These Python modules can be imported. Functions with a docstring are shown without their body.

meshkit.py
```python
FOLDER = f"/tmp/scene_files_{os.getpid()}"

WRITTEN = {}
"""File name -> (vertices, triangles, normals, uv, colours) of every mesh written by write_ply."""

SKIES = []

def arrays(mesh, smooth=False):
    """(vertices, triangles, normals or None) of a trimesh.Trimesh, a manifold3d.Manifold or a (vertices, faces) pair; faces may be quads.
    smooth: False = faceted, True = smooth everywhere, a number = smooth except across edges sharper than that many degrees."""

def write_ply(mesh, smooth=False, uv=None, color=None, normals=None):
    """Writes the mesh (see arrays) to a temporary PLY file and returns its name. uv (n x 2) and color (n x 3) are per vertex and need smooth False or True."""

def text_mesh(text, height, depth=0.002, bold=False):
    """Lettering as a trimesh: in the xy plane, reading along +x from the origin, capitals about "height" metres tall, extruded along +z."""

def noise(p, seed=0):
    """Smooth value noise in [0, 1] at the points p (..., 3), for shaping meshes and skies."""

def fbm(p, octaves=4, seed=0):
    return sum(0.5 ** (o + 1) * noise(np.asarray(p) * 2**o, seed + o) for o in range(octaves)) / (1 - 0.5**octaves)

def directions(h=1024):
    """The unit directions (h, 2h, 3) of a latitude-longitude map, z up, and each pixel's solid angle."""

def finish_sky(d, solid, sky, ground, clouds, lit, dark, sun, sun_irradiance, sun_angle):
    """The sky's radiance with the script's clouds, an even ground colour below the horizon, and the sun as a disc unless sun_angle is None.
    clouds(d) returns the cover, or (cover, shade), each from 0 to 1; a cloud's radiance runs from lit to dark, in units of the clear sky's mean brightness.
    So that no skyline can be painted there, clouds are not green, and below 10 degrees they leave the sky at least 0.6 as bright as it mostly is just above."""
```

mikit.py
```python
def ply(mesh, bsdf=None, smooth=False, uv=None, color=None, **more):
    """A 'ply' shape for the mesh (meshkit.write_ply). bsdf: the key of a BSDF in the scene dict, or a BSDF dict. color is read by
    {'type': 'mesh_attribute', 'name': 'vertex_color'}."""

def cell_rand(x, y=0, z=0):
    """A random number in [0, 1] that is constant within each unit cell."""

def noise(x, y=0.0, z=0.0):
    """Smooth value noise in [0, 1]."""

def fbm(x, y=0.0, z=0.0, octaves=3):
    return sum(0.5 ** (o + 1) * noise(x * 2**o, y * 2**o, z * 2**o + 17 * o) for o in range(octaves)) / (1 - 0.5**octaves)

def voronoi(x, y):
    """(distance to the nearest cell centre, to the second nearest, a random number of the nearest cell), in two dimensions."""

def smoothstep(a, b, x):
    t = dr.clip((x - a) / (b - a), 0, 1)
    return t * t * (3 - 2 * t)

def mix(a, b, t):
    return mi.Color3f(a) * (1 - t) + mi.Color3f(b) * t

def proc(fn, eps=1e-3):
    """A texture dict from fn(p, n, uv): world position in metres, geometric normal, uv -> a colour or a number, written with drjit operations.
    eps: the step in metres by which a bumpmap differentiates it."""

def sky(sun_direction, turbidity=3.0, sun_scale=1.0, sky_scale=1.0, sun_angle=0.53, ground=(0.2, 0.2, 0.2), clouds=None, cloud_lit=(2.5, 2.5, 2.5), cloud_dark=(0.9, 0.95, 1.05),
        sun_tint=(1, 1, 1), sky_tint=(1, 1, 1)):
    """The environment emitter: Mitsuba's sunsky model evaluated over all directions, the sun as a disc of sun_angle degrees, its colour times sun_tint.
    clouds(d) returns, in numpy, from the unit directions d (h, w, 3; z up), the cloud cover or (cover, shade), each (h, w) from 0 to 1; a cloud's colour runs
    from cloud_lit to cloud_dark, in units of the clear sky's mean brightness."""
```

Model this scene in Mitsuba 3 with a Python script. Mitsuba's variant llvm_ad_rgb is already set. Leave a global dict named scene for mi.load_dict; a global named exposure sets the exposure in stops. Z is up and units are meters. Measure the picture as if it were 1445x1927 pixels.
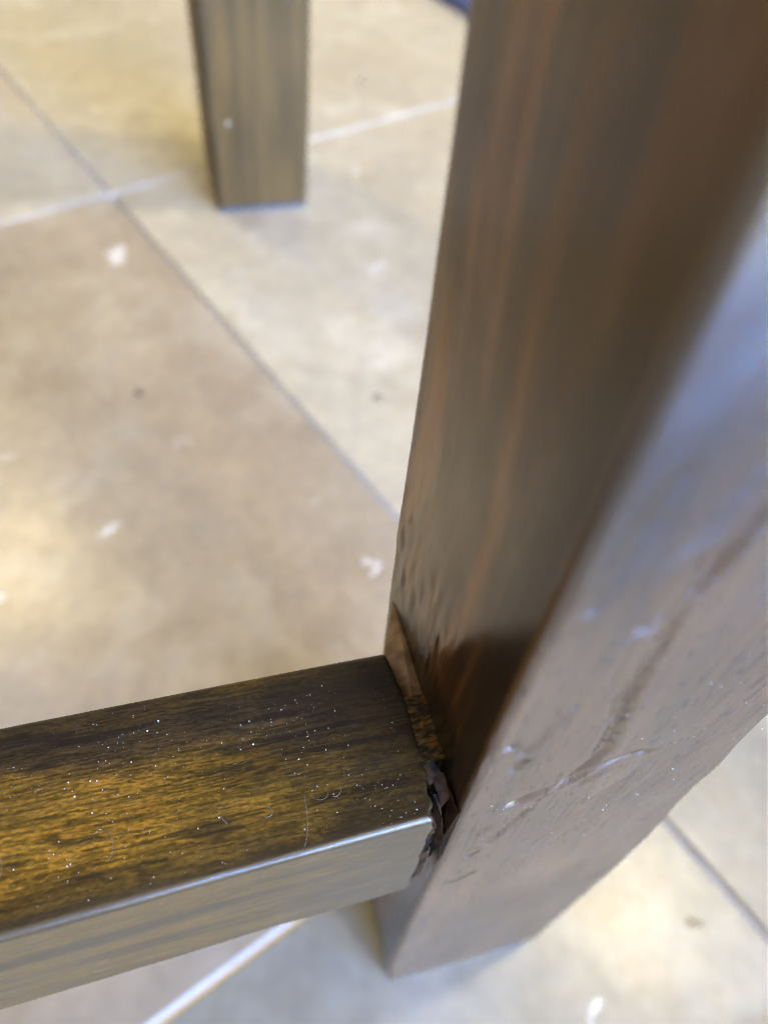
import math
import numpy as np, trimesh
import drjit as dr
import mitsuba as mi
import mikit, meshkit
from mikit import noise, fbm, smoothstep, mix, cell_rand, proc, ply

T = mi.ScalarTransform4f
scene, labels = {}, {}
exposure = 0.22

# ------------------------------------------------------------------ camera
# World: floor at z = 0, x and y along the tile joints. H is the height of the lens.
H = 0.295
CAM = np.array([0.0, 0.0, H])
RIGHT = np.array([0.81103, -0.58123, 0.06635])
DOWN = np.array([-0.42520, -0.66357, -0.61553])
FWD = np.array([0.40179, 0.47100, -0.78532])
scene['camera'] = {
    'type': 'thinlens', 'fov': 2 * math.degrees(math.atan(722.5 / 1450.0)), 'fov_axis': 'x',
    'to_world': T().look_at(origin=CAM.tolist(), target=(CAM + FWD).tolist(), up=(-DOWN).tolist()),
    'near_clip': 0.005, 'far_clip': 60.0, 'aperture_radius': 0.0011, 'focus_distance': 0.115,
}

# ------------------------------------------------------------------ the chair's own axes
# u runs to the right along the chair's front, w to its back; the origin is the foot of the near leg.
ZT, ZB, WF, WB = 0.1832, 0.1408, 0.0003, 0.0272      # stretcher: top, underside, front, back
FOOT = np.array([0.03781, 0.01532, 0.0])
U = np.array([0.93296, -0.35998, 0.0])
W = np.array([0.35998, 0.93296, 0.0])


def at(u, w, z):
    return FOOT + U * u + W * w + np.array([0, 0, z])


def world(v):
    v = np.asarray(v, float)
    return FOOT + v[:, :1] * U + v[:, 1:2] * W + v[:, 2:] * np.array([[0, 0, 1.0]])


def local(p):
    x, y = p.x - float(FOOT[0]), p.y - float(FOOT[1])
    return x * float(U[0]) + y * float(U[1]), x * float(W[0]) + y * float(W[1]), p.z


# ------------------------------------------------------------------ light: two warm room downlights, an added third and a window behind the viewer
scene['room_glow'] = {'type': 'constant', 'radiance': {'type': 'rgb', 'value': [0.87, 0.725, 0.455]}}
LAMP = [330.0, 268.0, 150.0]
LAMPS = [(-0.117, 2.277), (1.106, -0.14), (0.10, -1.75)]  # the last lamp is added, unseen, to brighten the rear leg's front
for i, (lx, ly) in enumerate(LAMPS):
    key = 'ceiling_lamp' if i == 0 else f'ceiling_lamp_{i:03d}'
    scene[key + '__diffuser'] = {
        'type': 'disk', 'to_world': T().translate([lx, ly, 2.5]).rotate([1, 0, 0], 180).scale([0.09, 0.09, 1]),
        'emitter': {'type': 'area', 'radiance': {'type': 'rgb', 'value': LAMP}}}
    ring = trimesh.creation.annulus(0.092, 0.115, 0.012)
    ring.apply_translation([lx, ly, 2.497])
    scene[key + '__trim'] = ply(ring, {'type': 'diffuse', 'reflectance': {'type': 'rgb', 'value': 0.8}})
labels['ceiling_lamp'] = {'label': 'round warm ceiling downlight beyond the far side of the chair', 'category': 'ceiling lamp', 'group': 'warm ceiling downlights'}
labels['ceiling_lamp_001'] = {'label': 'round warm ceiling downlight to the right of the chair', 'category': 'ceiling lamp', 'group': 'warm ceiling downlights'}
labels['ceiling_lamp_002'] = {'label': 'added unseen warm ceiling downlight behind the viewer', 'category': 'ceiling lamp', 'group': 'warm ceiling downlights'}
SKY, YARD = [3.0, 20.0, 74.0], [15.0, 15.2, 10.0]
WDIR = U * math.sin(math.radians(27)) - W * math.cos(math.radians(27))     # towards the window
WSIDE = np.array([-WDIR[1], WDIR[0], 0])
wc = FOOT + WDIR * 3.5 + np.array([0, 0, 1.35])
for key, zc, hh, rad in (('window__pane', 0.74, 0.64, YARD), ('window__pane_001', 1.77, 0.33, SKY)):
    o = FOOT + WDIR * 3.5 + np.array([0, 0, zc])
    scene[key] = {'type': 'rectangle', 'to_world': T().look_at(origin=o.tolist(), target=(o - WDIR).tolist(), up=[0, 0, 1]).scale([1.7, hh, 1]),
                  'emitter': {'type': 'area', 'radiance': {'type': 'rgb', 'value': rad}}}
fr = []
for a, b, sx, sz in ((-1.73, -.28, .06, 2.18), (1.73, -.28, .06, 2.18), (0, .78, 3.4, .06), (0, .055, 3.4, .06), (0, -1.30, 3.4, .08)):
    m = trimesh.creation.box([sx, 0.05, sz])
    m.vertices = wc + (m.vertices[:, :1] + a) * WSIDE + (m.vertices[:, 1:2] + 0.01) * WDIR + (m.vertices[:, 2:] + b) * np.array([[0, 0, 1.0]])
    fr.append(m)
scene['window__frame'] = ply(trimesh.util.concatenate(fr), {'type': 'diffuse', 'reflectance': {'type': 'rgb', 'value': 0.7}})
labels['window'] = {'label': 'tall bright glass door behind the viewer, seen only as blue sheen on the chair leg', 'category': 'window'}


# ------------------------------------------------------------------ materials
def C(*v):
    return mi.Color3f(*v)


def streak(a, b, along, k=1.0):
    """grain: noise drawn out along one axis (metres in, about 1 mm wide, 25 mm long)"""
    return fbm(a * 900 * k, b * 900 * k, along * 45 * k, 4)


def leg_color(p, n, uv):
    u, w, z = local(p)
    wob = noise(u * 60, w * 60, z * 22) * 0.010
    g = fbm((u + wob) * 260, (w + wob) * 260, z * 9, 4)
    fine = fbm(u * 1400, w * 1400, z * 60, 3)
    c = mix((0.060, 0.026, 0.009), (0.270, 0.122, 0.032), smoothstep(0.32, 0.72, g))
    front = 1 - smoothstep(0.0009, 0.0022, w)
    low_sheen = smoothstep(0.262, 0.225, z + 0.03 * (fbm(u * 60, z * 25, 4) - 0.5))        # front colour paler lower down, standing in for its grazing sheen
    c = mix(c, mix((0.105, 0.064, 0.032), (0.400, 0.275, 0.165), low_sheen), 0.75 * front)
    c = mix(c, (0.03, 0.018, 0.012), (0.4 - 0.15 * front) * smoothstep(0.55, 0.75, fine))
    blot = fbm(u * 40 + 3, w * 40, z * 16, 3)
    c = mix(c, (0.12, 0.055, 0.022), 0.35 * smoothstep(0.5, 0.7, fbm(u * 90, w * 90, z * 11 + 5, 2)) * (1 - front))
    c = mix(c, (0.045, 0.028, 0.018), 0.42 * front * smoothstep(0.66, 0.78, fbm(u * 2300 + z * 200, w * 50, z * 260, 3)))
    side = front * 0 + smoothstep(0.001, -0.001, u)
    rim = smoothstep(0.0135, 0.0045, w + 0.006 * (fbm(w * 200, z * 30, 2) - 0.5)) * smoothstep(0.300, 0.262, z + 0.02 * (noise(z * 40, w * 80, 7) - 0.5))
    joint = smoothstep(0.2005, 0.1900, z + 0.006 * (fbm(w * 900, z * 40, 3) - 0.5) + w * 0.12) * smoothstep(0.120, 0.150, z)  # dark reflection of the stretcher, painted onto the inner side
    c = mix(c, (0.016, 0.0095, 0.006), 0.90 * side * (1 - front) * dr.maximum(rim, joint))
    hole = mi.Float(9.0)
    for (ua, za, ub, zb) in ((0.3, 139.4, 1.0, 139.3), (2.2, 139.0, 4.6, 141.5), (-0.9, 206.5, -0.5, 206.4)):
        dx, dz = ub - ua, zb - za
        px, pz = u * 1000 - ua, z * 1000 - za
        t = dr.clip((px * dx + pz * dz) / (dx * dx + dz * dz), 0, 1)
        hole = dr.minimum(hole, dr.sqrt(dr.square(px - t * dx) + dr.square(pz - t * dz)))
    c = mix(c, (0.012, 0.009, 0.008), 0.9 * smoothstep(0.55, 0.25, hole + 0.35 * (noise(u * 2500, z * 2500, 0) - .5)) * front)      # shade in the gouge hollows put into the colour
    return c * (0.62 + 0.76 * blot)


def leg_bump(p, n, uv):
    u, w, z = local(p)
    a = fbm(u * 700, w * 700, z * 90, 3)
    return a * 0.00003 + fbm(u * 2200, w * 2200, z * 500, 2) * 0.000006


def rear_color(p, n, uv):
    u, w, z = local(p)
    g = fbm(u * 380, w * 380, z * 8, 4)
    c = mix((0.130, 0.080, 0.024), (0.190, 0.116, 0.034), smoothstep(0.3, 0.7, g))
    c = mix(c, (0.035, 0.024, 0.016), 0.75 * dr.maximum(smoothstep(0.0075, 0.0035, u + 0.002 * noise(z * 60, 1, 0)), smoothstep(0.0585, 0.0625, u - 0.03 * z)) * smoothstep(0.4665, 0.4658, w))
    return c * (0.7 + 0.6 * fbm(u * 60, w * 60, z * 20, 2))


SCRATCH = [(-.0248, -.0216, .01504), (-.0222, -.0192, .01478), (-.0176, -.0146, .0164), (-.036, -.031, .0146), (-.0295, -.0262, .0153)]


def rail_color(p, n, uv):
    u, w, z = local(p)
    wob = (noise(u * 110, w * 260, z * 260) - 0.5) * 0.0011 + (noise(u * 700, w * 900, z * 900) - 0.5) * 0.00022
    ww, zz = w + wob + u * 0.04, z + wob + u * 0.04
    lines = fbm(u * 190, ww * 4000, zz * 4000, 3)
    pore = fbm(u * 1700, ww * 5200, zz * 5200, 2)
    band = fbm(u * 20 + 5, ww * 150, zz * 150, 3)
    amber = smoothstep(0.27, 0.58, band)
    c = mix((0.140, 0.082, 0.028), (0.455, 0.258, 0.030), amber)
    c = c * (0.48 + 0.82 * smoothstep(0.25, 0.70, lines)) * (0.66 + 0.62 * smoothstep(0.20, 0.78, pore))
    c = mix(c, (0.026, 0.019, 0.013), (0.65 - 0.40 * (1 - smoothstep(0.0006, 0.002, w))) * smoothstep(0.58, 0.72, fbm(u * 75 + 9, ww * 620, zz * 620, 4)))
    for (ua, ub, wa) in SCRATCH:
        k = smoothstep(ua, ua + 0.0006, u) * smoothstep(ub, ub - 0.0006, u)
        c = mix(c, (0.34, 0.31, 0.26), 0.75 * k * smoothstep(0.00011, 0.00005, dr.abs(w - wa - 0.00025 * (noise(u * 900, 0, 0) - .5))) * smoothstep(0.3, 0.5, noise(u * 2500, 3, 0)))
    # worked-in dark stain near the joint and along the arrises
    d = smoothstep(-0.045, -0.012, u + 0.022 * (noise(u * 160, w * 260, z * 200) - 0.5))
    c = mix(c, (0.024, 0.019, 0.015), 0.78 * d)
    face = 1 - smoothstep(0.0006, 0.002, w)
    c = mix(c, (0.215, 0.145, 0.055), 0.55 * face)
    c = c * (1 - 0.10 * (1 - smoothstep(0.0006, 0.002, w)))
    e = dr.maximum(smoothstep(0.0195, 0.0275, w + 0.005 * noise(u * 300, w * 300, z * 300)), 0)
    c = mix(c, (0.030, 0.021, 0.014), 0.55 * e)
    f = smoothstep(0.0075, 0.0035, w + 0.0035 * noise(u * 200, w * 200, 1)) * smoothstep(ZT - 0.002, ZT - 0.001, z)
    return mix(c, (0.055, 0.036, 0.019), 0.6 * f)


def rail_bump(p, n, uv):
    u, w, z = local(p)
    return fbm(u * 500, w * 2600, z * 2600, 3) * 0.000028 + fbm(u * 3000, w * 3000, z * 3000, 2) * 0.000008


def lacquer(name, color, bump, alpha, ior=1.55, eps=1.5e-4):
    scene[name] = {'type': 'twosided', 'b': {'type': 'bumpmap', 't': proc(bump, eps), 'scale': 1.0,
                   'b': {'type': 'roughplastic', 'distribution': 'ggx', 'alpha': alpha, 'int_ior': ior, 'nonlinear': True,
                         'diffuse_reflectance': proc(color)}}}


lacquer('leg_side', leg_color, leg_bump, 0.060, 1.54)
lacquer('leg_front', leg_color, leg_bump, 0.068, 2.2)       # the thicker, waxed coat on the front
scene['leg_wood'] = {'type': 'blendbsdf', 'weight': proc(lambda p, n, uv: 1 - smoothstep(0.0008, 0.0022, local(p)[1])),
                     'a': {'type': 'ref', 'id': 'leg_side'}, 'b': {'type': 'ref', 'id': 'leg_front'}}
lacquer('rear_wood', rear_color, leg_bump, 0.28, 1.4)
lacquer('rail_top', rail_color, rail_bump, 0.17, 1.47)
lacquer('rail_front', rail_color, rail_bump, 0.15, 1.85)
scene['rail_wood'] = {'type': 'blendbsdf', 'weight': proc(lambda p, n, uv: 1 - smoothstep(0.0004, 0.0016, local(p)[1])),
                      'a': {'type': 'ref', 'id': 'rail_top'}, 'b': {'type': 'ref', 'id': 'rail_front'}}


def shard_color(p, n, uv):
    u, w, z = local(p)
    return mix((0.010, 0.007, 0.005), (0.075, 0.036, 0.015), smoothstep(0.35, 0.7, fbm(u * 500, w * 500, z * 200, 3)))


lacquer('shard_wood', shard_color, rail_bump, 0.5, 1.25)


def raw_color(p, n, uv):
    u, w, z = local(p)
    return mix((0.26, 0.17, 0.11), (0.46, 0.32, 0.22), smoothstep(0.25, 0.7, fbm(u * 500, w * 700, z * 120, 3)))


lacquer('raw_wood', raw_color, leg_bump, 0.3, 1.4)


def tenon_color(p, n, uv):
    u, w, z = local(p)
    g = fbm(u * 700, w * 2200, z * 600, 4)
    return mix((0.026, 0.017, 0.009), (0.235, 0.118, 0.013), smoothstep(0.40, 0.68, g)) * (0.45 + 0.9 * fbm(u * 1500, w * 1500, z * 1500, 2))


lacquer('tenon_wood', tenon_color, rail_bump, 0.2)

# white mineral fills (x, y, radii, angle) and open pits (x, y, radius) in the near tiles
CHIPS = [(.1284, .4372, .0095, .0040, 1.0, .9), (.0374, .2361, .0050, .0030, .3, .85), (.2657, .3446, .0080, .0034, .2, .6), (.127, .153, .0055, .0019, .9, .8), (.1263, .2019, .0035, .0022, .2, .3),
         (.088, -.0301, .0034, .0017, .2, .9), (.092, .2696, .0060, .0025, .5, .25), (.0128, .3064, .0045, .0025, .1, .4)]
PITS = [(.1946, .2441, .0032), (.0865, .3145, .0026), (.1363, -.0325, .0024), (.4116, .5743, .004)]


def stone_tone(p, dark, mid, light, vein):
    x, y = p.x, p.y
    ti, tj = dr.floor((x - 0.1543) / 0.457), dr.floor((y - 0.049) / 0.457)
    o = cell_rand(ti, tj, 3) * 40
    q = fbm(x * 9 + o, y * 9 - o, 1.5, 4)
    b = fbm(x * 26 + o, y * 26, 4.0, 4)
    c = mix(dark, mid, smoothstep(0.30, 0.66, q))
    c = mix(c, light, 0.7 * smoothstep(0.55, 0.78, b))
    c = mix(c, vein, 0.5 * smoothstep(0.58, 0.76, fbm(x * 34 - o, y * 30 + 7, 9.0, 4)))
    m = fbm(x * 75 + o, y * 75, 2.0, 3)
    c = c * (0.91 + 0.18 * m) * (0.95 + 0.10 * noise(x * 260, y * 260))
    v = dr.abs(fbm(x * 13 - o, y * 13, 6.0, 4) - 0.5)
    c = mix(c, vein, 0.45 * smoothstep(0.03, 0.0, v) * smoothstep(0.45, 0.65, q))
    # mineral-filled voids (white) and a few open pits (grey)
    jx, jy = (noise(x * 170, y * 170) - .5) * 0.006, (noise(x * 170, y * 170, 5) - .5) * 0.006
    d1, d2, r = mikit.voronoi(x * 15 + o + jx * 22, y * 15 + jy * 22)
    c = mix(c, (0.80, 0.80, 0.79), 0.7 * smoothstep(0.07, 0.035, d1) * smoothstep(0.80, 0.82, r))
    for (cx, cy, ra, rb, an, op) in CHIPS:
        ex, ey = x + jx - cx, y + jy - cy
        d = dr.sqrt(dr.square((ex * math.cos(an) + ey * math.sin(an)) / ra) + dr.square((ey * math.cos(an) - ex * math.sin(an)) / rb))
        c = mix(c, (0.84, 0.84, 0.84), op * smoothstep(1.5, 0.5, d))
    for (cx, cy, ra) in PITS:
        d = dr.sqrt(dr.square(x + jx * .5 - cx) + dr.square(y + jy * .5 - cy)) / ra
        c = mix(c, (0.20, 0.175, 0.15), 0.75 * smoothstep(1.3, 0.6, d))
    return c


def stone_bump(p, n, uv):
    return fbm(p.x * 40, p.y * 40, 2.0, 3) * 0.00035


STONES = {
    'stone': ((0.515, 0.455, 0.355), (0.555, 0.50, 0.405), (0.63, 0.595, 0.51), (0.48, 0.415, 0.32)),
    'stone_pale': ((0.625, 0.585, 0.475), (0.665, 0.635, 0.535), (0.72, 0.70, 0.62), (0.575, 0.53, 0.43)),
    'stone_grey': ((0.455, 0.45, 0.395), (0.495, 0.495, 0.445), (0.58, 0.58, 0.535), (0.42, 0.395, 0.33)),
}
for name, tone in STONES.items():
    scene[name] = {'type': 'twosided', 'b': {'type': 'bumpmap', 't': proc(stone_bump, 1e-3), 'scale': 1.0,
                   'b': {'type': 'roughplastic', 'distribution': 'ggx', 'alpha': 0.085, 'int_ior': 1.5, 'nonlinear': True,
                         'diffuse_reflectance': proc(lambda p, n, uv, t=tone: stone_tone(p, *t))}}}


def grout_color(p, n, uv):
    g = fbm(p.x * 500, p.y * 500, 0, 3)
    return mix((0.68, 0.68, 0.70), (0.80, 0.80, 0.83), g)


scene['grout_lit'] = {'type': 'twosided', 'b': {'type': 'diffuse', 'reflectance': proc(grout_color)}}
scene['grout_shaded'] = {'type': 'twosided', 'b': {'type': 'diffuse', 'reflectance': proc(lambda p, n, uv: mix((0.24, 0.225, 0.205), (0.36, 0.34, 0.31), fbm(p.x * 400, p.y * 120, 0, 3)))}}
scene['rug_pile'] = {'type': 'diffuse', 'reflectance': proc(lambda p, n, uv: mix((0.05, 0.06, 0.13), (0.09, 0.11, 0.21), fbm(p.x * 300, p.y * 300, 0, 3)))}
scene['rug_tape'] = {'type': 'diffuse', 'reflectance': {'type': 'rgb', 'value': [0.30, 0.31, 0.36]}}
scene['slab_blue'] = {'type': 'diffuse', 'reflectance': {'type': 'rgb', 'value': [0.055, 0.085, 0.14]}}
scene['dust_mote'] = {'type': 'roughplastic', 'alpha': 0.2, 'diffuse_reflectance': {'type': 'rgb', 'value': [0.82, 0.82, 0.84]}}
scene['lint'] = {'type': 'twosided', 'b': {'type': 'roughplastic', 'alpha': 0.25, 'diffuse_reflectance': {'type': 'rgb', 'value': [0.38, 0.365, 0.34]}}}

# ------------------------------------------------------------------ floor: travertine tiles on recessed grout
PITCH, JOINT = 0.457, 0.0034
X0, Y0 = 0.1543, 0.0490


def tile_mesh():
    a, r, t = PITCH - JOINT, 0.0006, 0.012
    pts, h = [], a / 2
    rings = []
    for k in range(4):
        th = math.pi / 2 * k / 3
        rings.append((h - r + r * math.sin(th), -r + r * math.cos(th)))
    rings.append((h, -t))
    v = []
    for s, z in rings:
        v += [(-s, -s, z), (s, -s, z), (s, s, z), (-s, s, z)]
    f = [(0, 1, 2), (0, 2, 3)]
    for k in range(len(rings) - 1):
        for i in range(4):
            a0, a1 = 4 * k + i, 4 * k + (i + 1) % 4
            f += [(a0, a0 + 4, a1 + 4), (a0, a1 + 4, a1)]
    return trimesh.Trimesh(v, f, process=False)


tile_plys = {k: ply(tile_mesh(), k, smooth=50) for k in STONES}
rng = np.random.default_rng(5)
TONE = {(-1, 0): 'stone', (0, 0): 'stone_pale', (-1, -1): 'stone_grey', (0, -1): 'stone_grey', (-1, 1): 'stone_pale', (0, 1): 'stone_pale', (1, 0): 'stone_pale'}
n = 0
for j in range(-3, 7):
    for i in range(-3, 6):
        key = 'floor__tile' if n == 0 else f'floor__tile_{n:03d}'
        scene[key] = {**tile_plys[TONE.get((i, j)) or list(STONES)[rng.integers(3)]], 'to_world': T().translate([X0 + (i + .5) * PITCH, Y0 + (j + .5) * PITCH, 0.0])}
        n += 1
for i in range(-3, 7):          # joints that run away from the viewer: grey shaded tone put into the colour
    g = trimesh.creation.box([JOINT + .004, 10 * PITCH + .02, 0.01])
    g.apply_translation([X0 + i * PITCH, Y0 + 2 * PITCH, -0.0064])
    scene['floor__grout' + (f'_{i + 3:03d}' if i > -3 else '')] = ply(g, 'grout_shaded')
for j in range(-3, 8):          # joints across: pale window-lit tone put into the colour
    g = trimesh.creation.box([9 * PITCH + .02, JOINT + .004, 0.01])
    g.apply_translation([X0 + 1.5 * PITCH, Y0 + j * PITCH, -0.0061])
    scene[f'floor__grout_{j + 13:03d}'] = ply(g, 'grout_lit')
labels['floor'] = {'label': 'polished cream travertine tile floor with pale grout joints', 'kind': 'structure'}


# ------------------------------------------------------------------ bars with rounded arrises, as displaced sheets
def outline(x0, x1, y0, y1, r, step, rs=7):
    """closed rounded rectangle (points, outward normals), counter-clockwise"""
    P, N = [], []
    for cx, cy, a0, nx, ny in ((x1 - r, y0 + r, -90, 0, -1), (x1 - r, y1 - r, 0, 1, 0), (x0 + r, y1 - r, 90, 0, 1), (x0 + r, y0 + r, 180, -1, 0)):
        for k in range(rs):
            a = math.radians(a0 + 90 * k / (rs - 1))
            P.append((cx + r * math.cos(a), cy + r * math.sin(a)))
            N.append((math.cos(a), math.sin(a)))
        a1 = math.radians(a0 + 90)
        d = (-math.sin(a1), math.cos(a1))
        n_ = (math.cos(a1), math.sin(a1))
        ln = (y1 - y0 if abs(d[1]) > .5 else x1 - x0) - 2 * r
        m = max(1, int(ln / step))
        for k in range(1, m):
            P.append((P[len(P) - k][0] + d[0] * ln * k / m, P[len(P) - k][1] + d[1] * ln * k / m) if False else (cx + r * math.cos(a1) + d[0] * ln * k / m, cy + r * math.sin(a1) + d[1] * ln * k / m))
            N.append(n_)
    return np.array(P), np.array(N)


def loft(P, N, stations, put, caps=True):
    """rings of the outline at the stations; put(P, N, s) -> (n, 3) local points"""
    k = len(P)
    V = np.vstack([put(P, N, s) for s in stations])
    i = np.arange(k)
    j = (i + 1) % k
    F = []
    for q in range(len(stations) - 1):
        a, b = q * k, (q + 1) * k
        F.append(np.stack([a + i, a + j, b + j], 1))
        F.append(np.stack([a + i, b + j, b + i], 1))
    F = np.vstack(F)
    if caps:
        c0, c1 = len(V), len(V) + 1
        V = np.vstack([V, V[:k].mean(0), V[-k:].mean(0)])
        F = np.vstack([F, np.stack([i * 0 + c0, j, i], 1), np.stack([i * 0 + c1, (len(stations) - 1) * k + i, (len(stations) - 1) * k + j], 1)])
    m = trimesh.Trimesh(world(V), F, process=False)
    return m


def seg_dist(x, y, line):
    best, tt = np.full(np.shape(x), 9.0), np.zeros(np.shape(x))
    for (ax, ay), (bx, by) in zip(line[:-1], line[1:]):
        dx, dy = bx - ax, by - ay
        t = np.clip(((x - ax) * dx + (y - ay) * dy) / (dx * dx + dy * dy), 0, 1)
        d = np.hypot(x - ax - t * dx, y - ay - t * dy)
        best = np.minimum(best, d)
    return best


# scars in the lacquer of the near leg's front, in millimetres (across, up)
SCARS = [   # (line, half width mm, depth mm)
    ([(12.5, 275), (11.8, 262), (11.5, 250.5), (11.2, 246), (11.2, 239.8), (10.3, 234.8), (11.5, 224.5), (11.8, 212.7), (14.2, 197), (12.8, 192), (11.2, 187.6), (7.5, 185), (4.5, 182)], 1.0, 0.85),
    ([(9.4, 243), (9.0, 239), (7.6, 234.5), (7.0, 233)], 1.3, 0.5),
    ([(23.9, 191.8), (20, 193.4), (18.3, 193.2), (14.8, 191.2), (12.7, 187.6), (9, 181)], 0.42, 0.34),
    ([(17.5, 189), (15.8, 187), (14.6, 184)], 0.8, 0.4),
    ([(1.5, 256), (0.9, 245.4), (0.6, 242.5), (-0.2, 238.7)], 0.8, 0.35),
    ([(4.3, 213), (3.2, 211), (2.6, 207), (1.6, 203)], 0.9, 0.38),
    ([(2.4, 200.5), (1.4, 197.5)], 0.7, 0.45), ([(4, 198), (6, 197), (9.1, 197.5)], 0.3, 0.22),
    ([(-1.2, 206.6), (-0.5, 206.3)], 0.6, 0.6),
    ([(0.3, 139.5), (1.0, 139.3)], 0.55, 0.8), ([(2.2, 139), (4.6, 141.5)], 0.5, 0.8),
    ([(1.6, 156.5), (2.6, 158.5)], 0.5, 0.7), ([(3.8, 162), (6.4, 169), (8.2, 176)], 0.7, 0.42),
    ([(1.9, 169), (2.4, 172)], 0.45, 0.35), ([(5.0, 216), (5.0, 219)], 0.6, 0.3),
    ([(20, 172), (27, 190)], 0.5, 0.2), ([(33, 200), (30, 215)], 0.6, 0.2), ([(14, 152), (24, 176)], 0.5, 0.16),
    ([(30, 168), (33, 175)], 0.4, 0.25), ([(8, 226), (6.5, 218)], 0.8, 0.22), ([(20, 150), (36, 196)], 0.5, 0.14), ([(8, 120), (16, 138)], 0.8, 0.2),
]


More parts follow.
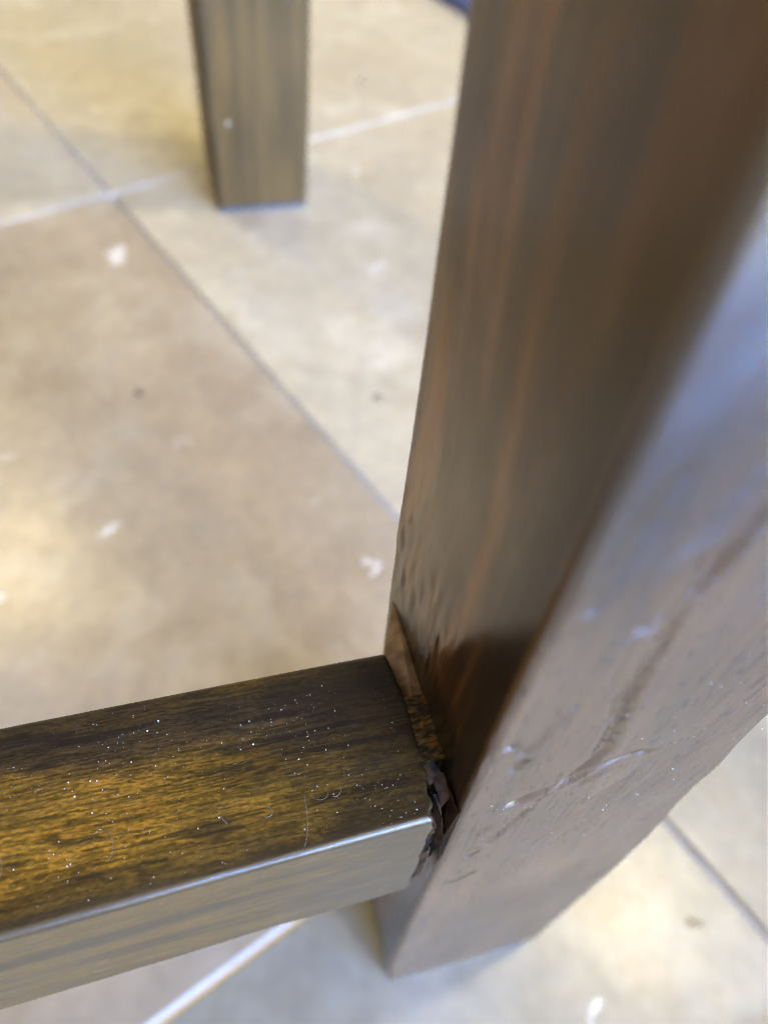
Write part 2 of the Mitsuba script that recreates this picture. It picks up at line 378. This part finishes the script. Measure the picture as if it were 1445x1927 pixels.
def near_leg():
    r = 0.0016
    P, N = outline(-0.00325, 0.050, 0.0, 0.0407, r, 0.0007)
    z = np.unique(np.concatenate([np.linspace(0, 0.004, 9), np.linspace(0.004, 0.13, 90), np.linspace(0.13, 0.285, 260), np.linspace(0.285, 0.65, 60)]))

    def put(P, N, s):
        u, w = P[:, 0].copy(), P[:, 1].copy()
        # the outer side splays towards the floor
        splay = np.interp(s, [0, 0.06, 0.115, 0.14, 0.165, 0.195, 0.44], [0.0015, -0.001, -0.0015, -0.0037, -0.0057, -0.0087, -0.011])
        t = np.clip((u + 0.00325) / 0.0533, 0, 1)
        u = u + splay * t
        foot = 0.0026 * (1 - min(s / 0.05, 1)) ** 2 * (1 - t)      # worn, drawn-in foot on the inner side
        u = u + foot
        tuck = max(0, 0.003 - s)
        off = -0.4 * tuck * np.ones_like(u)
        q = np.stack([u, w, np.full_like(u, s)], 1)
        front = np.clip(-N[:, 1], 0, 1)
        off = off + (meshkit.fbm(q * [70, 70, 26], 3, seed=2) - .5) * (0.0006 + 0.0009 * front)
        off = off + (meshkit.fbm(q * [240, 240, 70], 3, seed=4) - .5) * (0.0001 + 0.0003 * front)
        left = np.clip(-N[:, 0], 0, 1)
        if 0.11 < s < 0.29:
            x, y = u * 1000, np.full_like(u, s * 1000)
            jig = (meshkit.fbm(q * 900, 2, seed=8) - .5) * 1.0
            for line, wd, dp in SCARS:
                d = seg_dist(x + jig, y + jig, line)
                off = off - front * dp * 0.001 * np.exp(-(d / wd) ** 2)
                off = off + front * 0.25 * dp * 0.001 * np.exp(-((d - 2.2 * wd) / wd) ** 2)
        # ropy lacquer creases on the inner side just above the joint
        cr = meshkit.fbm(q * [1200, 1200, 130], 2, seed=11) - .5
        off = off + left * cr * 0.0007 * math.exp(-((s - 0.196) / 0.013) ** 2)
        q[:, 0] += N[:, 0] * off
        q[:, 1] += N[:, 1] * off
        return q

    return loft(P, N, z, put)


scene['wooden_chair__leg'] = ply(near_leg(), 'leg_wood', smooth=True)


def plain_leg(u0, u1, w0, w1, top, flare=0.0, lean=0.0, seed=3, z0=0.0):
    P, N = outline(u0, u1, w0, w1, 0.0025, 0.004)
    z = np.unique(np.concatenate([np.linspace(z0, z0 + 0.003, 6), np.linspace(z0 + 0.003, top, 120)]))

    def put(P, N, s):
        u, w = P[:, 0].copy(), P[:, 1].copy()
        t = (u - u0) / (u1 - u0)
        u = u + flare * s * t
        q = np.stack([u, w, np.full_like(u, s)], 1)
        off = (meshkit.fbm(q * [60, 60, 15], 3, seed=seed) - .5) * 0.0012 - 0.4 * max(0, z0 + 0.0015 - s)
        q[:, 0] += N[:, 0] * off
        q[:, 1] += N[:, 1] * off + lean * s
        return q

    return loft(P, N, z, put)


scene['wooden_chair__leg_001'] = ply(plain_leg(0.0008, 0.0628, 0.4655, 0.5440, 0.65, 0.03, 0.0, z0=0.0026), 'rear_wood', smooth=True)
slab = trimesh.creation.box([0.0585, 0.0760, 0.0025])  # thin blue-grey slab between the rear leg and the floor
slab.vertices = world(np.asarray(slab.vertices) + [0.0318, 0.5049, 0.00125])
scene['wooden_chair__leg_001__foot_slab'] = ply(slab, 'slab_blue')
labels['wooden_chair__leg_001__foot_slab'] = {'label': 'thin blue-grey slab under the rear leg'}
scene['wooden_chair__leg_002'] = ply(plain_leg(-0.4240, -0.3720, 0.0, 0.0407, 0.65), 'leg_wood', smooth=True)
labels['wooden_chair__leg_001'] = {'label': 'rear leg, out of focus, standing on the tile behind'}

# ------------------------------------------------------------------ stretcher
UE = -0.0076


def stretcher():
    # outline in (w, z)
    P, N = outline(WF, WB, ZB, ZT, 0.0010, 0.00035, rs=9)
    st = np.unique(np.concatenate([-0.372 + np.linspace(0, 0.26, 40), np.linspace(-0.112, UE - .004, 260), np.linspace(UE - .004, UE, 28)]))

    def put(P, N, s):
        w, z = P[:, 0].copy(), P[:, 1].copy()
        q = np.stack([np.full_like(w, s), w, z], 1)
        off = (meshkit.fbm(q * [30, 120, 120], 3, seed=21) - .5) * 0.0006
        off = off + (meshkit.fbm(q * [160, 900, 900], 2, seed=23) - .5) * 0.00010
        t = max(0.0, UE - s) / 0.058
        q[:, 1] += N[:, 0] * off + np.where(w < 0.014, -0.0013, 0.0008) * min(t, 2.0)
        q[:, 2] += N[:, 1] * off - np.where(z < 0.162, 0.0010, 0.0) * min(t, 2.0)
        q[:, 1] -= N[:, 0] * 0.0005 * max(0.0, 1 - (UE - s) / 0.0007) ** 2
        q[:, 2] -= N[:, 1] * 0.0004 * max(0.0, 1 - (UE - s) / 0.0007) ** 2
        # broken, ragged end
        k = max(0.0, 1 - (UE - s) / 0.004)
        if k > 0:
            rag = (meshkit.fbm(q[:, 1:2] * [[1, 0, 0]] * 700 + q[:, 2:3] * [[0, 1, 0]] * 400, 3, seed=31) - .5) * 0.0016
            q[:, 0] += k * (rag - 0.0003) * np.interp(w, [0.0, 0.009, 0.012], [1.0, 1.0, 0.35])
            # front of the end leans back a little, as the shoulder was cut
            q[:, 0] += k * np.interp(q[:, 1], [0.0, 0.008, 0.018, 0.0275], [0.0007, 0.0009, 0.0012, 0.0])
        return q

    m = loft(P, N, st, put)
    if np.dot(m.triangles_center[0] - m.centroid, m.face_normals[0]) < 0:
        m.invert()
    return m


scene['wooden_chair__stretcher'] = ply(stretcher(), 'rail_wood', smooth=40)
labels['wooden_chair__stretcher'] = {'label': 'dusty ochre stretcher pulled away from the near leg'}


def rough_block(pts, seed, amp=0.0005, edge=0.0008):
    pts = world(np.array(pts, float) * 0.001)
    m = trimesh.convex.convex_hull(pts)
    v, f = trimesh.remesh.subdivide_to_size(m.vertices, m.faces, edge)
    m = trimesh.Trimesh(v, f)
    d = meshkit.fbm(m.vertices * 700, 3, seed=seed) - .5
    m.vertices = m.vertices + m.vertex_normals * (d * 2 * amp)[:, None]
    return m


# tongue that bridges the gap (millimetres in u, w, z)
zt = ZT * 1000
scene['wooden_chair__stretcher__tenon'] = ply(rough_block(
    [(-9, 8.0, zt - .5), (-9, 19.6, zt - .5), (-2.5, 19.0, zt - .45), (-2.5, 8.8, zt - .55), (-9, 9, zt - 36), (-9, 19, zt - 36), (-2.5, 19, zt - 36), (-2.5, 9, zt - 36)], 3, .0002, .0007), 'tenon_wood', smooth=50)
labels['wooden_chair__stretcher__tenon'] = {'label': 'bare ochre tongue of the stretcher entering the leg'}
scene['wooden_chair__leg__chip'] = ply(rough_block(
    [(-5.2, 18.9, zt - 1.2), (-4.6, 27.2, zt - 3.6), (-3.2, 38.0, zt - 2.0), (-7.5, 19.6, zt - 2.6), (-7.7, 27.2, zt - 4.6), (-3.3, 38, zt - 30), (-2.6, 19, zt - 2), (-2.6, 38, zt - 2),
     (-7.2, 19.8, zt - 34), (-7.2, 27, zt - 34), (-2.6, 19, zt - 34), (-2.6, 38, zt - 34)], 6, .00018, .0012), 'raw_wood', smooth=50)
labels['wooden_chair__leg__chip'] = {'label': 'pale wedge of wood at the back of the loose joint'}
SHARDS = [
    [(-6.9, 8.2, zt - .8), (-5.0, 8.6, zt - .2), (-4.0, 6.4, zt - 1.6), (-6.2, 5.8, zt - 2.2), (-5.6, 7.6, zt - 4.5), (-4.6, 7.0, zt - 5)],
    [(-5.6, 6.6, zt - 1.6), (-3.9, 6.9, zt - 1.2), (-3.5, 3.6, zt - 2.4), (-5.2, 2.6, zt - 3.4), (-4.4, 5.0, zt - 9), (-3.6, 4.2, zt - 8)],
    [(-5.9, 4.6, zt - 3), (-4.9, 4.4, zt - 3), (-4.6, -.0, zt - 12), (-5.6, .4, zt - 22), (-4.9, 1.6, zt - 22), (-5.0, 2.0, zt - 6)],
    [(-3.6, 4.4, zt - 1.8), (-3.3, .8, zt - 1.5), (-4.4, .9, zt - 16), (-3.5, .2, zt - 26), (-3.2, 2.4, zt - 20), (-4.0, 3.0, zt - 6)],
]
for i, s in enumerate(SHARDS):
    scene['wooden_chair__stretcher__splinter' + (f'_{i:03d}' if i else '')] = ply(rough_block(s, 40 + i, .00022, .0005), 'shard_wood', smooth=25)
# dark filler added behind the shards to stop floor light through the gap
scene['wooden_chair__stretcher__gap_filler'] = ply(rough_block(
    [(-8, .9, zt - 5), (-8, 8.5, zt - 4), (-5.8, 8.5, zt - 5.5), (-5.6, 1.5, zt - 9), (-8, .9, zt - 38), (-8, 8.5, zt - 38), (-5.2, 8.5, zt - 38), (-5.2, 1.4, zt - 38)], 9, .0005, .0008), 'shard_wood', smooth=25)

# ------------------------------------------------------------------ seat above the frame
seat = trimesh.creation.box([0.50, 0.52, 0.03])
seat.vertices = world(np.asarray(seat.vertices) + [-0.186, 0.245, 0.665])
scene['wooden_chair__seat'] = ply(seat, 'rear_wood')
labels['wooden_chair'] = {'label': 'dark brown wooden chair with a loose stretcher joint, standing on the cream tiles', 'category': 'chair'}

# ------------------------------------------------------------------ rug far behind
rk = np.array([0.600, 0.700])
rug = trimesh.creation.box([1.1, 0.8, 0.009])
scene['rug__pile'] = ply(rug, 'rug_pile')
scene['rug__pile']['to_world'] = T().translate([1.139, 0.90, 0.0047]).rotate([0, 0, 1], 0)
labels['rug'] = {'label': 'blue edge of a rug behind the near leg, out of focus', 'category': 'rug'}

# ------------------------------------------------------------------ dust and lint on the stretcher
rng = np.random.default_rng(11)
base = trimesh.creation.icosphere(1, 1.0)
V, F, k = [], [], 0


def mote(c, r):
    global k
    v = np.asarray(base.vertices) * (r * rng.uniform(.6, 1.3, 3)) * 0.001
    V.append(world(v + c))
    F.append(np.asarray(base.faces) + k)
    k += len(v)


for _ in range(2000):
    u, w = -0.112 + 0.103 * rng.random(), rng.uniform(0.001, 0.0265)
    if meshkit.noise(np.array([u * 160, w * 160, 3.0]), 2) < rng.uniform(0.15, 0.75):
        continue
    mote([u, w, ZT + 0.00005], float(np.clip(rng.lognormal(math.log(0.040), 0.5), 0.022, 0.12)))
for _ in range(160):
    mote([-0.112 + 0.103 * rng.random(), WF - 0.00003, rng.uniform(ZB + .002, ZT - .002)], float(np.clip(rng.lognormal(math.log(0.045), 0.4), 0.03, 0.12)))
for _ in range(260):
    mote([rng.uniform(0.0, 0.046), -0.0001, rng.uniform(0.14, 0.22)], float(np.clip(rng.lognormal(math.log(0.045), 0.4), 0.03, 0.12)))
scene['dust'] = ply((np.vstack(V), np.vstack(F)), 'dust_mote', smooth=True)
labels['dust'] = {'label': 'white specks of dust scattered over the stretcher and leg', 'category': 'dust', 'kind': 'stuff'}

# fibres and hairs lying on the stretcher's top (millimetres across and back)
FIBRES = [
    ([(-24.6, 7.6), (-24.7, 5.3), (-25.0, 3.2), (-25.8, 1.0)], 0.030, 'long pale hair lying across the front edge of the stretcher top'),
    ([(-30.1, 7.4), (-29.5, 7.1), (-29.4, 6.3), (-30.1, 6.0), (-30.5, 6.5)], 0.034, 'white lint fibre curled into a small open ring on the stretcher'),
    ([(-20.7, 6.8), (-20.1, 6.6), (-19.5, 7.0), (-19.4, 7.8)], 0.036, 'hook-shaped white lint fibre nearest the joint on the stretcher'),
    ([(-23.6, 7.5), (-22.8, 6.7), (-21.8, 6.7), (-21.2, 7.5)], 0.026, 'thin bowed grey lint fibre between the ring and the hook'),
    ([(-36.4, 7.8), (-36.0, 6.9), (-35.6, 6.4)], 0.034, 'short straight white lint fibre midway along the stretcher'),
    ([(-51.4, 9.6), (-50.9, 8.0), (-50.9, 6.5), (-51.5, 5.3)], 0.026, 'fine bowed hair near the front of the stretcher top, left half'),
    ([(-65.4, 9.8), (-64.9, 8.2), (-64.9, 7.0), (-65.3, 6.2)], 0.024, 'fine bowed hair at the far left end of the visible stretcher'),
    ([(-53.2, 9.1), (-52.6, 9.6), (-52.1, 9.5)], 0.026, 'tiny bent white fibre beside the bowed hair'),
]


def fibre(pts, r):
    r = r * 0.6
    pts = np.array(pts, float)
    t = np.linspace(0, len(pts) - 1, 28)
    from scipy.interpolate import CubicSpline
    xy = CubicSpline(np.arange(len(pts)), pts)(t)
    z = ZT * 1000 + r + 0.10 + 0.12 * np.sin(np.linspace(0, math.pi, 28))
    c = np.column_stack([xy, z]) * 0.001
    d = np.gradient(c, axis=0)
    d /= np.linalg.norm(d, axis=1, keepdims=True)
    a = np.cross(d, [0, 0, 1.0])
    a /= np.linalg.norm(a, axis=1, keepdims=True)
    b = np.cross(a, d)
    k = 6
    V = np.vstack([c + (a * math.cos(q) + b * math.sin(q)) * r * 0.001 for q in np.arange(k) * 2 * math.pi / k]).reshape(k, 28, 3).transpose(1, 0, 2).reshape(-1, 3)
    F = []
    for i in range(27):
        for j in range(k):
            p, q = i * k + j, i * k + (j + 1) % k
            F += [(p, q, q + k), (p, q + k, p + k)]
    return trimesh.Trimesh(world(V), F, process=False)


for i, (pts, r, text) in enumerate(FIBRES):
    key = 'lint_fibre' + (f'_{i:03d}' if i else '')
    scene[key] = ply(fibre(pts, r), 'lint', smooth=True)
    labels[key] = {'label': text, 'category': 'lint', 'group': 'lint fibres on the stretcher'}

# pale bead of varnish on the rear leg's front
bead = trimesh.creation.icosphere(2, 0.0010)
bead.apply_translation(at(0.0133, 0.4653, 0.0600))
scene['wooden_chair__leg_001__bead'] = ply(bead, 'dust_mote', smooth=True)
labels['wooden_chair__leg_001__bead'] = {'label': 'tiny pale bead on the rear leg'}
